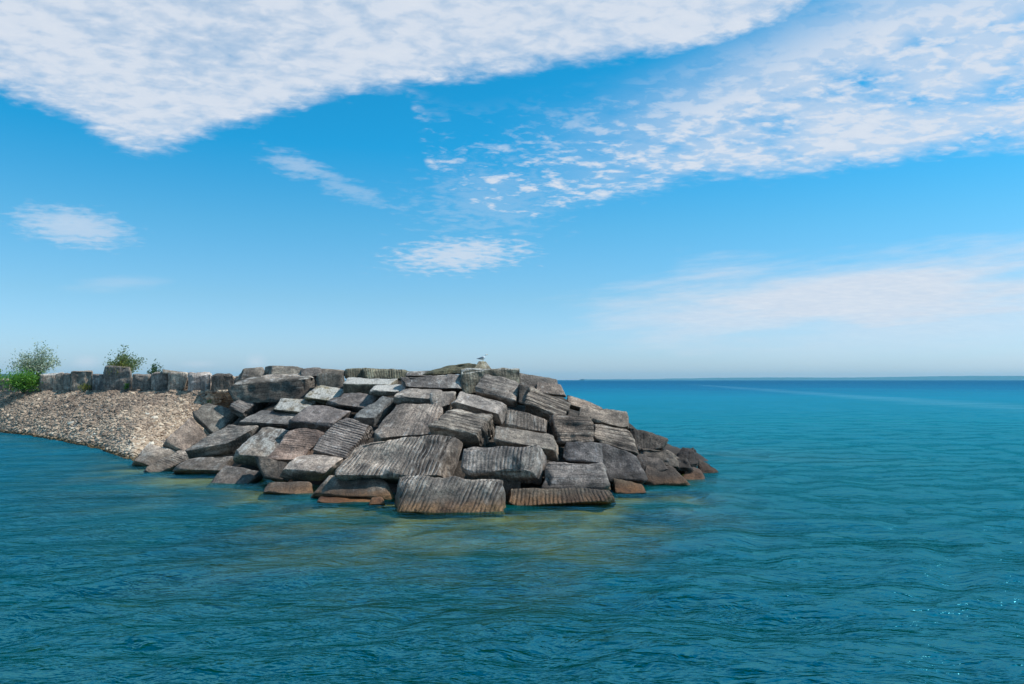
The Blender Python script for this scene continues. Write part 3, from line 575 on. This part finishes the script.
# lee side: calmer in the bay by the beach
Z *= 1 - .35 * sstep(-6, -14, pw[:, 0]) * sstep(45, 20, pw[:, 1])
clear = np.exp(-np.clip(-sdw - .2, 0, 99) / (3.2 + 4.0 * sstep(-9, -5, pw[:, 0]) * sstep(7, 3, pw[:, 0]))) * np.clip(.95 + 1.8 * fbm(np.c_[pw * .55, np.zeros(len(pw))], 3), .1, 1)
clear = np.clip(clear, 0, 1) * sstep(11, 4, -sdw) * (1 - .75 * sstep(4.5, 8, pw[:, 0]))
beachside = sstep(-13, -17, pw[:, 0]) ; clear *= 1 - .55 * beachside
fc = grid_faces(len(rr_), len(az)).tolist()
nA = len(az)
for i in range(len(rr_) - 1): fc.append([i * nA + nA - 1, (i + 1) * nA + nA - 1, (i + 1) * nA, i * nA])
fc.append(list(range(nA)))
def water_material():
    m, t, out = new_mat('lake_water')
    g = t.add('ShaderNodeNewGeometry'); pos = g.outputs['Position']
    s = t.add('ShaderNodeSeparateXYZ'); t.l.new(pos, s.inputs[0]); x, y = s.outputs[0], s.outputs[1]
    flat = t.xyz(x, y, 0.0)
    # colour of the lake over its bed: green sand shallows, a turquoise shelf, then deep water
    ly = t.math('LOGARITHM', t.math('MAXIMUM', y, 5.0), 10.0)
    big = t.noise(t.xyz(t.math('MULTIPLY', x, .02), t.math('MULTIPLY', y, .012), 0.0), 1.0, 4, .6)
    lf = t.math('ADD', t.math('DIVIDE', ly, 4.0), t.math('MULTIPLY', t.math('SUBTRACT', big, .5), .10))
    c = t.ramp(lf, [(.2, WC[0]), (.29, WC[1]), (.36, WC[2]), (.45, WC[3]), (.54, WC[4]), (.63, WC[5]), (.74, WC[6])])
    mot = t.noise(t.xyz(t.math('MULTIPLY', x, .16), t.math('MULTIPLY', y, .16), 0.0), 1.0, 5, .6)
    c = t.mix(t.math('MULTIPLY', t.ramp(mot, [(.35, 0.0), (.65, 1.0)]), .5), c, t.mix(1.0, c, (.55, .82, .72), 'MULTIPLY'))
    # bay side is bluer
    c = t.mix(t.math('MULTIPLY', t.smooth(2.0, -14.0, x), t.math('MULTIPLY', t.smooth(6.0, 16.0, y), t.smooth(90.0, 60.0, y))), c, t.mix(1.0, c, WB, 'MULTIPLY'))
    # pale slick
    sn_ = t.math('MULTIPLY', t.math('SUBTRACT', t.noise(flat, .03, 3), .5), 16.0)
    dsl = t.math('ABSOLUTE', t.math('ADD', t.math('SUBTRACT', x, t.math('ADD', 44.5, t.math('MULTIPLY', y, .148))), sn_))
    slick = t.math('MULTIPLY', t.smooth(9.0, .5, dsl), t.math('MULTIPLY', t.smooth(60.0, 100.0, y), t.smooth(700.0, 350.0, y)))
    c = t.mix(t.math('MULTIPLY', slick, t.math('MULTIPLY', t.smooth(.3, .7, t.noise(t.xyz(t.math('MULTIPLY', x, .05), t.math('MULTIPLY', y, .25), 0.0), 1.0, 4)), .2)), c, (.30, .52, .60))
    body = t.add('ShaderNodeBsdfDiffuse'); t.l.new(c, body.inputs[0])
    # ripples, stretched across the wind
    mp = t.add('ShaderNodeMapping'); t.l.new(flat, mp.inputs[0]); mp.inputs['Rotation'].default_value = (0, 0, .38); mp.inputs['Scale'].default_value = (.75, 1.7, 1)
    r1 = t.noise(mp.outputs[0], 3.4, 4, .5, .3); r2 = t.noise(mp.outputs[0], .5, 4, .6, .4)
    r3 = t.noise(mp.outputs[0], 1.3, 3, .5, .3)
    r4 = t.noise(mp.outputs[0], .16, 4, .6, .3)
    rg_ = t.noise(mp.outputs[0], 1.9, 3, .55, .8)
    rg_ = t.math('POWER', t.math('SUBTRACT', 1.0, t.math('ABSOLUTE', t.math('SUBTRACT', t.math('MULTIPLY', rg_, 2.0), 1.0))), 3.0)
    hh = t.math('ADD', t.math('MULTIPLY', rg_, .026), t.math('ADD', t.math('ADD', t.math('MULTIPLY', r1, .06), t.math('MULTIPLY', r3, .06)), t.math('ADD', t.math('MULTIPLY', r2, .12), t.math('MULTIPLY', r4, .5))))
    bmp = t.add('ShaderNodeBump', ins={'Strength': 1.0, 'Distance': 1.0}); t.l.new(hh, bmp.inputs['Height'])
    t.l.new(bmp.outputs[0], body.inputs['Normal'])
    tr = t.add('ShaderNodeBsdfTransparent'); tr.inputs[0].default_value = (.74, .86, .6, 1)
    cl = t.add('ShaderNodeAttribute', attribute_name='clear').outputs['Fac']
    mx = t.add('ShaderNodeMixShader'); t.l.new(t.math('MULTIPLY', cl, .93), mx.inputs[0]); t.l.new(body.outputs[0], mx.inputs[1]); t.l.new(tr.outputs[0], mx.inputs[2])
    bm2 = t.add('ShaderNodeBump', ins={'Strength': .85, 'Distance': 1.0}); t.l.new(hh, bm2.inputs['Height'])
    gl = t.add('ShaderNodeBsdfGlossy', ins={'Roughness': .05}); t.l.new(bm2.outputs[0], gl.inputs['Normal'])
    gl.inputs[0].default_value = (.2, .8, 1, 1)
    fr = t.add('ShaderNodeFresnel', ins={'IOR': 1.33}); t.l.new(bm2.outputs[0], fr.inputs['Normal'])
    fac = t.math('MULTIPLY', fr.outputs[0], WREF)
    m2 = t.add('ShaderNodeMixShader'); t.l.new(fac, m2.inputs[0]); t.l.new(mx.outputs[0], m2.inputs[1]); t.l.new(gl.outputs[0], m2.inputs[2])
    t.l.new(m2.outputs[0], out.inputs[0]); return m
WC = [(.000, .032, .019), (.000, .046, .034), (.000, .080, .082), (.001, .135, .175), (.002, .155, .25), (.003, .08, .19), (.003, .04, .13)]
WB = (.9, .95, 1.25); WREF = .30
water = mesh_obj('water', np.c_[pw, Z], fc, water_material()); fattr(water, 'clear', clear); tag(water, kind='structure')

# ---------------------------------------------------------------- far shores
def ridge(name, pts, col, depth_=900):
    vs = []; n = len(pts)
    for (x, y, h) in pts:
        vs += [(x, y, -2), (x, y + depth_ * .12, h * .8), (x, y + depth_ * .5, h), (x, y + depth_, -2)]
    fs = []
    for i in range(n - 1):
        for j in range(3): fs.append((i * 4 + j, (i + 1) * 4 + j, (i + 1) * 4 + j + 1, i * 4 + j + 1))
    o = mesh_obj(name, vs, fs, simple_mat(name + '_forest', col, .95, .4, .01)); tag(o, kind='structure'); return o
def far_line(px0, px1, D, fn, n):
    out = []
    for k in range(n):
        px = px0 + (px1 - px0) * k / (n - 1); x = (px - 512) / FPX * D
        out.append((x, D, max(.5, fn(px) / FPX * D)))
    return out
r_ = random.Random(4)
ridge('hazed_far_shore', far_line(585, 1300, 14000, lambda p: 1.2 + 3.2 * min(1, max(0, (p - 600) / 420)) + r_.uniform(-.15, .15) + .35 * math.sin(p / 37), 120), (.05, .14, .18), 1500)  # distance haze blended into this shore's forest colour, blue and lightened
ridge('wooded_shore', far_line(-260, 110, 5000, lambda p: 6.6 - 2.2 * max(0, (p - 40) / 60) + r_.uniform(-.35, .35), 70), (.035, .07, .05), 700)

# ---------------------------------------------------------------- air
hv = [(x, y, z) for x in (-16000, 16000) for y in (-2000, 17000) for z in (-6, 140)]
hf = [(0, 1, 3, 2), (4, 6, 7, 5), (0, 4, 5, 1), (2, 3, 7, 6), (0, 2, 6, 4), (1, 5, 7, 3)]
hm, t, out = new_mat('haze_air')
pv = t.add('ShaderNodeVolumePrincipled', ins={'Density': 3.5e-5, 'Anisotropy': 0.0}); pv.inputs['Color'].default_value = (.25, .75, 1, 1)
t.l.new(pv.outputs[0], out.inputs['Volume'])
haze = mesh_obj('haze', hv, hf, hm, smooth=False); tag(haze, kind='stuff')

# ---------------------------------------------------------------- plants
def tube(path, radii, n=6):
    vs = []; fs = []
    for k, (p, r) in enumerate(zip(path, radii)):
        p = np.array(p, float)
        d = np.array(path[min(k + 1, len(path) - 1)], float) - np.array(path[max(k - 1, 0)], float); d /= np.linalg.norm(d)
        a = np.cross(d, [0.3, .9, .1]); a /= np.linalg.norm(a); b = np.cross(d, a)
        for i in range(n):
            t = i / n * 6.2832; vs.append(p + r * (math.cos(t) * a + math.sin(t) * b))
    for k in range(len(path) - 1):
        for i in range(n): fs.append((k * n + i, k * n + (i + 1) % n, (k + 1) * n + (i + 1) % n, (k + 1) * n + i))
    return vs, fs
class MBuf:
    def __init__(s): s.v = []; s.f = []
    def add(s, v, f):
        o = len(s.v); s.v += list(v); s.f += [tuple(i + o for i in q) for q in f]
def leaf_mat(name, c1, c2):
    m, t, out = new_mat(name)
    g = t.add('ShaderNodeNewGeometry')
    c = t.mix(g.outputs['Random Per Island'], c1, c2)
    b = t.add('ShaderNodeBsdfPrincipled', ins={'Roughness': .55, 'Specular IOR Level': .3}); t.l.new(c, b.inputs['Base Color'])
    tl = t.add('ShaderNodeBsdfTranslucent'); t.l.new(c, tl.inputs[0])
    mx = t.add('ShaderNodeMixShader', ins={0: .35}); t.l.new(b.outputs[0], mx.inputs[1]); t.l.new(tl.outputs[0], mx.inputs[2])
    t.l.new(mx.outputs[0], out.inputs[0]); return m
BARK = simple_mat('bark', (.12, .1, .085), .9, .3, 6)
def plant(name, label, cat, px, D, base_y, top_y, halfw_px, mat, nb, leaves, leafsize, seed, trunk=True, lean=0, bottom=0.0, group=None, spread=1.0):
    rg = random.Random(seed); base = P(px, base_y, D); hgt = P(px, top_y, D)[2] - base[2]; hw = halfw_px / FPX * D
    root = bpy.data.objects.new(name, None); COL.objects.link(root); root.location = base.tolist()
    wood = MBuf(); lv = MBuf(); tips = []
    for b in range(nb):
        an = rg.uniform(0, 6.283); u = rg.random() ** .6
        tip = np.array([math.cos(an) * hw * u + lean, math.sin(an) * hw * u, hgt * (bottom + (1 - bottom) * rg.uniform(.45, 1) * math.sqrt(max(.05, 1 - (u * .85) ** 2)))])
        st = np.array([rg.uniform(-.08, .08), rg.uniform(-.08, .08), -.1]) 
        mid = st + (tip - st) * .5 + np.array([0, 0, hgt * .12]) - np.array([tip[0], tip[1], 0]) * .15
        path = [st, st * .5 + mid * .5, mid, (mid + tip) / 2 + np.array([0, 0, .04]), tip]
        r0 = .022 if trunk else .012
        wood.add(*tube(path, [r0, r0 * .75, r0 * .5, r0 * .35, r0 * .15], 5))
        for q in (2, 3, 4): tips.append((path[q], b))
        for k in range(3):
            a = np.array(path[2]) * (1 - k / 3) + tip * (k / 3)
            e = a + np.array([rg.gauss(0, 1), rg.gauss(0, 1), rg.uniform(.1, 1)]) * hw * .25 * spread
            wood.add(*tube([a, e], [r0 * .3, r0 * .1], 4)); tips.append((e, b))
    for _ in range(leaves):
        c = tips[rg.randrange(len(tips))][0]; s = hw * .13 * spread
        p = np.array(c) + np.array([rg.gauss(0, s), rg.gauss(0, s), rg.gauss(0, s)])
        if p[2] < .02: p[2] = abs(p[2]) + .02
        a = np.array([rg.gauss(0, 1), rg.gauss(0, 1), rg.gauss(0, 1)]); a /= np.linalg.norm(a)
        b_ = np.cross(a, [rg.gauss(0, 1), rg.gauss(0, 1), rg.gauss(0, 1)]); b_ /= np.linalg.norm(b_) + 1e-9
        L = leafsize * rg.uniform(.7, 1.3); Wd = L * .42
        lv.add([p - a * L, p + b_ * Wd, p + a * L, p - b_ * Wd], [(0, 1, 2, 3)])
    w = mesh_obj('trunk' if trunk else 'stem', wood.v, wood.f, BARK, root)
    l = mesh_obj('crown' if trunk else 'foliage', lv.v, lv.f, mat, root, smooth=False)
    tag(root, label, cat, group); return root
SILV = leaf_mat('silvery_leaves', (.22, .28, .17), (.46, .52, .38)); GRN = leaf_mat('bright_leaves', (.05, .17, .02), (.17, .36, .04))
OLV = leaf_mat('olive_leaves', (.09, .14, .05), (.22, .28, .11)); DRK = leaf_mat('dark_leaves', (.025, .07, .02), (.06, .13, .035)); YEL = leaf_mat('yellow_leaves', (.13, .16, .02), (.28, .28, .05))
plant('small_tree', 'wispy silver leaved tree behind the bright green bush at the left', 'tree', 34, 55, 386, 343, 22, SILV, 46, 3000, .075, 1, spread=.9, bottom=.1)
plant('bush', 'dense bright green bush spilling over the pebbles at the left end of the wall', 'bush', 23, 53, 392, 371, 16, GRN, 46, 5200, .06, 2, trunk=False, spread=1.5)
plant('bush', 'bright green shrub cut off by the left edge of the photo', 'bush', -5, 56, 384, 367, 8, GRN, 16, 1100, .06, 3, trunk=False)
plant('small_tree', 'thin leaved olive tree rising behind the tallest wall stone', 'tree', 123, 50, 384, 345, 17, OLV, 44, 2600, .07, 4, spread=.9, bottom=.1)
plant('bush', 'yellow green shrub at the foot of the olive tree behind the wall', 'bush', 120, 49.3, 384, 358, 11, YEL, 26, 1500, .05, 5, trunk=False)
plant('bush', 'small dark green shrub on its own right of the olive tree', 'bush', 154, 48.5, 384, 358, 8, DRK, 18, 900, .055, 6, trunk=False)
plant('weed', 'dull yellow green weed tuft at the foot of the broad brown wall stone', 'weed', 84, 50.0, 392, 383, 8, YEL, 18, 600, .035, 7, trunk=False)
plant('weed', 'fresh green weed against the tallest wall stone', 'weed', 126, 47.6, 391.5, 380, 3.5, GRN, 10, 260, .04, 8, trunk=False)
plant('weed', 'tiny dark weed at the upper end of the pebbles by the tilted slate block', 'weed', 209, 37.0, 404, 399, 2.5, DRK, 8, 120, .03, 9, trunk=False)

# ---------------------------------------------------------------- gull
def blob_mesh(secs, n=12, m=None):
    vs = []; fs = []
    for (c, ry, rz) in secs:
        for i in range(n):
            t = i / n * 6.2832; vs.append((c[0], c[1] + ry * math.cos(t), c[2] + rz * math.sin(t)))
    for k in range(len(secs) - 1):
        for i in range(n): fs.append((k * n + i, k * n + (i + 1) % n, (k + 1) * n + (i + 1) % n, (k + 1) * n + i))
    fs.append(tuple(range(n))[::-1]); fs.append(tuple(range((len(secs) - 1) * n, len(secs) * n)))
    return vs, fs
WHT = simple_mat('white_feathers', (.82, .82, .82), .7); GFT = simple_mat('grey_feathers', (.28, .31, .35), .7); YB = simple_mat('yellow_bill', (.7, .45, .06), .5); BLK = simple_mat('black_feathers', (.03, .03, .03), .6)
gb = P(482.5, 362.0, 29.6)
gull = bpy.data.objects.new('gull', None); COL.objects.link(gull); gull.location = gb.tolist(); gull.scale = (.85, .85, .85)
tag(gull, 'white gull with grey wings standing on the highest stone of the pile', 'gull')
v, f = blob_mesh([((-.21, 0, .13), .012, .006), ((-.15, 0, .135), .04, .022), ((-.08, 0, .145), .065, .05), ((0, 0, .16), .08, .075), ((.07, 0, .185), .075, .078), ((.105, 0, .22), .055, .06),
                  ((.115, 0, .262), .038, .04), ((.118, 0, .295), .036, .036), ((.135, 0, .322), .040, .036), ((.165, 0, .325), .026, .024), ((.182, 0, .322), .010, .010)])
mesh_obj('body', v, f, WHT, gull)
for s in (-1, 1):
    v, f = blob_mesh([((.06, s * .068, .2), .012, .03), ((.0, s * .078, .19), .016, .05), ((-.09, s * .062, .17), .016, .038), ((-.19, s * .03, .15), .012, .02), ((-.26, s * .012, .14), .006, .008)], 8)
    mesh_obj('wing', v, f, GFT, gull)
    v, f = tube([(.02, s * .03, .1), (.02, s * .03, .0), (.06, s * .03, -.005)], [.008, .006, .008], 5); mesh_obj('leg', v, f, YB, gull)
    v, f = blob_mesh([((.150, s * .034, .335), .003, .004), ((.156, s * .034, .335), .004, .006), ((.162, s * .032, .335), .003, .004)], 6); mesh_obj('eye', v, f, BLK, gull)
v, f = blob_mesh([((.175, 0, .322), .011, .011), ((.21, 0, .318), .008, .009), ((.232, 0, .31), .003, .004)], 8); mesh_obj('bill', v, f, YB, gull)

# ---------------------------------------------------------------- light
SUN = Vector((.58, .03, .81)).normalized()
elev = math.asin(SUN.z); azi = math.atan2(SUN.x, SUN.y)
sl = bpy.data.lights.new('sun', 'SUN'); sl.energy = 4.5; sl.angle = math.radians(.5); sl.color = (1, .955, .9)
so = bpy.data.objects.new('sun', sl); COL.objects.link(so); so.rotation_euler = SUN.to_track_quat('Z', 'Y').to_euler()
world = bpy.data.worlds.new('World'); scene.world = world; world.use_nodes = True
world.node_tree.nodes.clear(); t = NT(world.node_tree)
wo = t.add('ShaderNodeOutputWorld'); bg = t.add('ShaderNodeBackground', ins={'Strength': .1}); t.l.new(bg.outputs[0], wo.inputs[0])
sky = t.add('ShaderNodeTexSky', sky_type='NISHITA'); sky.sun_disc = False; sky.sun_elevation = elev; sky.sun_rotation = azi
sky.altitude = 0; sky.air_density = 1.0; sky.dust_density = .6; sky.ozone_density = 1.0
SKYT = t.ramp(t.math('DIVIDE', t.math('MAXIMUM', t.math('DIVIDE', t.add('ShaderNodeSeparateXYZ', ins={0: t.add('ShaderNodeTexCoord').outputs['Generated']}).outputs[2], 1.0), 0.0), .5), [(0, (.95, 1.22, 1.9)), (.2, (.68, 1.15, 1.48)), (.375, (.42, 1.2, 1.5)), (.56, (.10, 1.2, 1.6)), (1, (.02, 1.25, 1.58))])
tc = t.add('ShaderNodeTexCoord'); sx = t.add('ShaderNodeSeparateXYZ'); t.l.new(tc.outputs['Generated'], sx.inputs[0])
X_, Y_, Z_ = sx.outputs[0], sx.outputs[1], sx.outputs[2]
AZn = t.math('ARCTAN2', X_, Y_)
HR = t.math('SQRT', t.math('ADD', t.math('MULTIPLY', X_, X_), t.math('MULTIPLY', Y_, Y_)))
EL = t.math('DIVIDE', Z_, t.math('MAXIMUM', HR, .02))
def azel(px, py):
    d = ray(px, py); return math.atan2(d[0], d[1]), d[2] / math.hypot(d[0], d[1])
zc_ = t.math('ADD', t.math('MAXIMUM', Z_, 0.0), .13)
PX_ = t.math('DIVIDE', X_, zc_); PY_ = t.math('DIVIDE', Y_, zc_)
plane = t.xyz(PX_, PY_, 0.0)
pm = t.add('ShaderNodeMapping'); t.l.new(plane, pm.inputs[0]); pm.inputs['Rotation'].default_value = (0, 0, -.5); pm.inputs['Scale'].default_value = (1.0, 1.25, 1)
cn1 = t.noise(pm.outputs[0], 15.0, 6, .58, .25)     # small puffs
cn2 = t.noise(pm.outputs[0], 3.4, 5, .6)         # breakup
cn3 = t.noise(t.xyz(t.math('MULTIPLY', AZn, 3.2), t.math('ADD', t.math('MULTIPLY', EL, 22.0), t.math('MULTIPLY', AZn, -1.5)), 0.0), 1.0, 6, .6)  # veils
def curve(points):
    n = t.add('ShaderNodeFloatCurve'); c = n.mapping.curves[0]
    pts = [((a + .8) / 1.6, e / .8) for a, e in points]
    c.points[0].location = (pts[0][0], pts[0][1]); c.points[1].location = (pts[-1][0], pts[-1][1])
    for p in pts[1:-1]: c.points.new(p[0], p[1])
    n.mapping.update()
    a = t.math('DIVIDE', t.math('ADD', AZn, .8), 1.6, clamp=True)
    t.l.new(a, n.inputs['Value']); return t.math('MULTIPLY', n.outputs[0], .8)
def edge_curve(pxs): return curve([azel(x, y) for x, y in pxs])
e1 = edge_curve([(-120, 60), (0, 97), (60, 122), (150, 160), (215, 140), (300, 115), (400, 92), (500, 80), (600, 72), (700, 52), (790, 22), (850, -20), (960, -60), (1150, -120)])
e2l = edge_curve([(-100, -50), (380, 60), (440, 190), (530, 227), (600, 207), (700, 190), (850, 178), (1024, 157), (1150, 140)])
e2u = edge_curve([(-100, -60), (380, 40), (440, 140), (530, 135), (640, 105), (740, 62), (830, 18), (900, -15), (1024, -40), (1150, -60)])
n2c = t.math('SUBTRACT', cn2, .5); n1c = t.math('SUBTRACT', cn1, .5)
el_w = t.math('ADD', EL, t.math('MULTIPLY', n2c, .045))
el_w = t.math('ADD', el_w, t.math('MULTIPLY', n1c, .03))
m1 = t.smooth(0.0, .03, t.math('SUBTRACT', el_w, e1))
d1 = t.math('MULTIPLY', m1, t.math('ADD', .92, t.math('ADD', t.math('MULTIPLY', n1c, 1.2), t.math('MULTIPLY', n2c, 1.0))), clamp=True)
m2 = t.math('MULTIPLY', t.smooth(0.0, .035, t.math('SUBTRACT', el_w, e2l)), t.smooth(.07, -.06, t.math('SUBTRACT', el_w, e2u)))
puff = t.smooth(.40, .66, t.math('ADD', cn1, t.math('MULTIPLY', n2c, .9)))
# the right band gets denser to the right
den = t.smooth(-.05, .35, AZn)
puff = t.smooth(t.math('SUBTRACT', .465, t.math('MULTIPLY', den, .24)), t.math('SUBTRACT', .78, t.math('MULTIPLY', den, .14)), t.math('ADD', cn1, t.math('MULTIPLY', n2c, 1.0)))
veil = t.math('MULTIPLY', t.math('MULTIPLY', den, t.smooth(.25, .55, cn2)), .78)
d2 = t.math('MULTIPLY', m2, t.math('MAXIMUM', puff, veil))
def ellipse(px, py, rx, ry, rot, soft, amount, nz, namp=1.2):
    a, e = azel(px, py); ca, sa = math.cos(rot), math.sin(rot)
    du = t.math('SUBTRACT', AZn, a); dv = t.math('SUBTRACT', EL, e)
    u = t.math('DIVIDE', t.math('ADD', t.math('MULTIPLY', du, ca), t.math('MULTIPLY', dv, sa)), rx / FPX)
    w = t.math('DIVIDE', t.math('SUBTRACT', t.math('MULTIPLY', dv, ca), t.math('MULTIPLY', du, sa)), ry / FPX)
    r = t.math('SQRT', t.math('ADD', t.math('MULTIPLY', u, u), t.math('MULTIPLY', w, w)))
    r = t.math('ADD', r, t.math('MULTIPLY', t.math('SUBTRACT', nz, .5), namp))
    return t.math('MULTIPLY', t.smooth(1.0, soft, r), amount)
dens = t.math('MULTIPLY', t.math('MAXIMUM', d1, d2), t.smooth(.95, .62, EL))
for args in [(75, 227, 58, 22, -.08, .2, .65, cn1, 1.6), (300, 166, 45, 16, -.25, .0, .45, cn1, 2.2), (350, 190, 60, 14, -.35, .0, .3, cn1, 2.6), (460, 255, 85, 22, .08, .1, .85, cn1, 2.4),
             (490, 200, 90, 50, .1, .0, .22, cn1, 3.2), (120, 283, 50, 10, .15, .0, .25, cn2, 1.6), (890, 292, 300, 52, .03, .1, 1.0, cn3, 2.4), (740, 318, 210, 36, .05, .1, .8, cn3, 2.4),
             (930, 325, 280, 50, 0, .0, .6, cn3, 1.2), (86, 362, 16, 8, 0, .0, .5, cn2, .6), (256, 362, 14, 10, 0, .0, .5, cn2, .6), (198, 364, 22, 5, 0, .0, .35, cn2, .6)]:
    dens = t.math('MAXIMUM', dens, ellipse(*args))
dens = t.math('MULTIPLY', dens, t.smooth(0.0, .01, Z_))
skyc = t.mix(1.0, sky.outputs[0], SKYT, 'MULTIPLY')
haze_f = t.math('MULTIPLY', t.smooth(.42, 0.0, EL), HZ if False else .0)
ccol = t.mix(t.smooth(.3, .75, t.math('ADD', t.math('MULTIPLY', cn1, .6), t.math('MULTIPLY', cn2, .4))), (6.4, 7.2, 8.4), (7.7, 8.1, 8.8))
fin = t.mix(t.math('MULTIPLY', dens, .92), skyc, ccol)
t.l.new(fin, bg.inputs[0])

# ---------------------------------------------------------------- colour management
scene.view_settings.view_transform = 'Standard'; scene.view_settings.look = 'None'
scene.view_settings.exposure = 0; scene.view_settings.gamma = 1; scene.view_settings.use_curve_mapping = False
scene.render.engine = 'CYCLES'
scene.cycles.transparent_max_bounces = 12
scene.cycles.sample_clamp_direct = 6
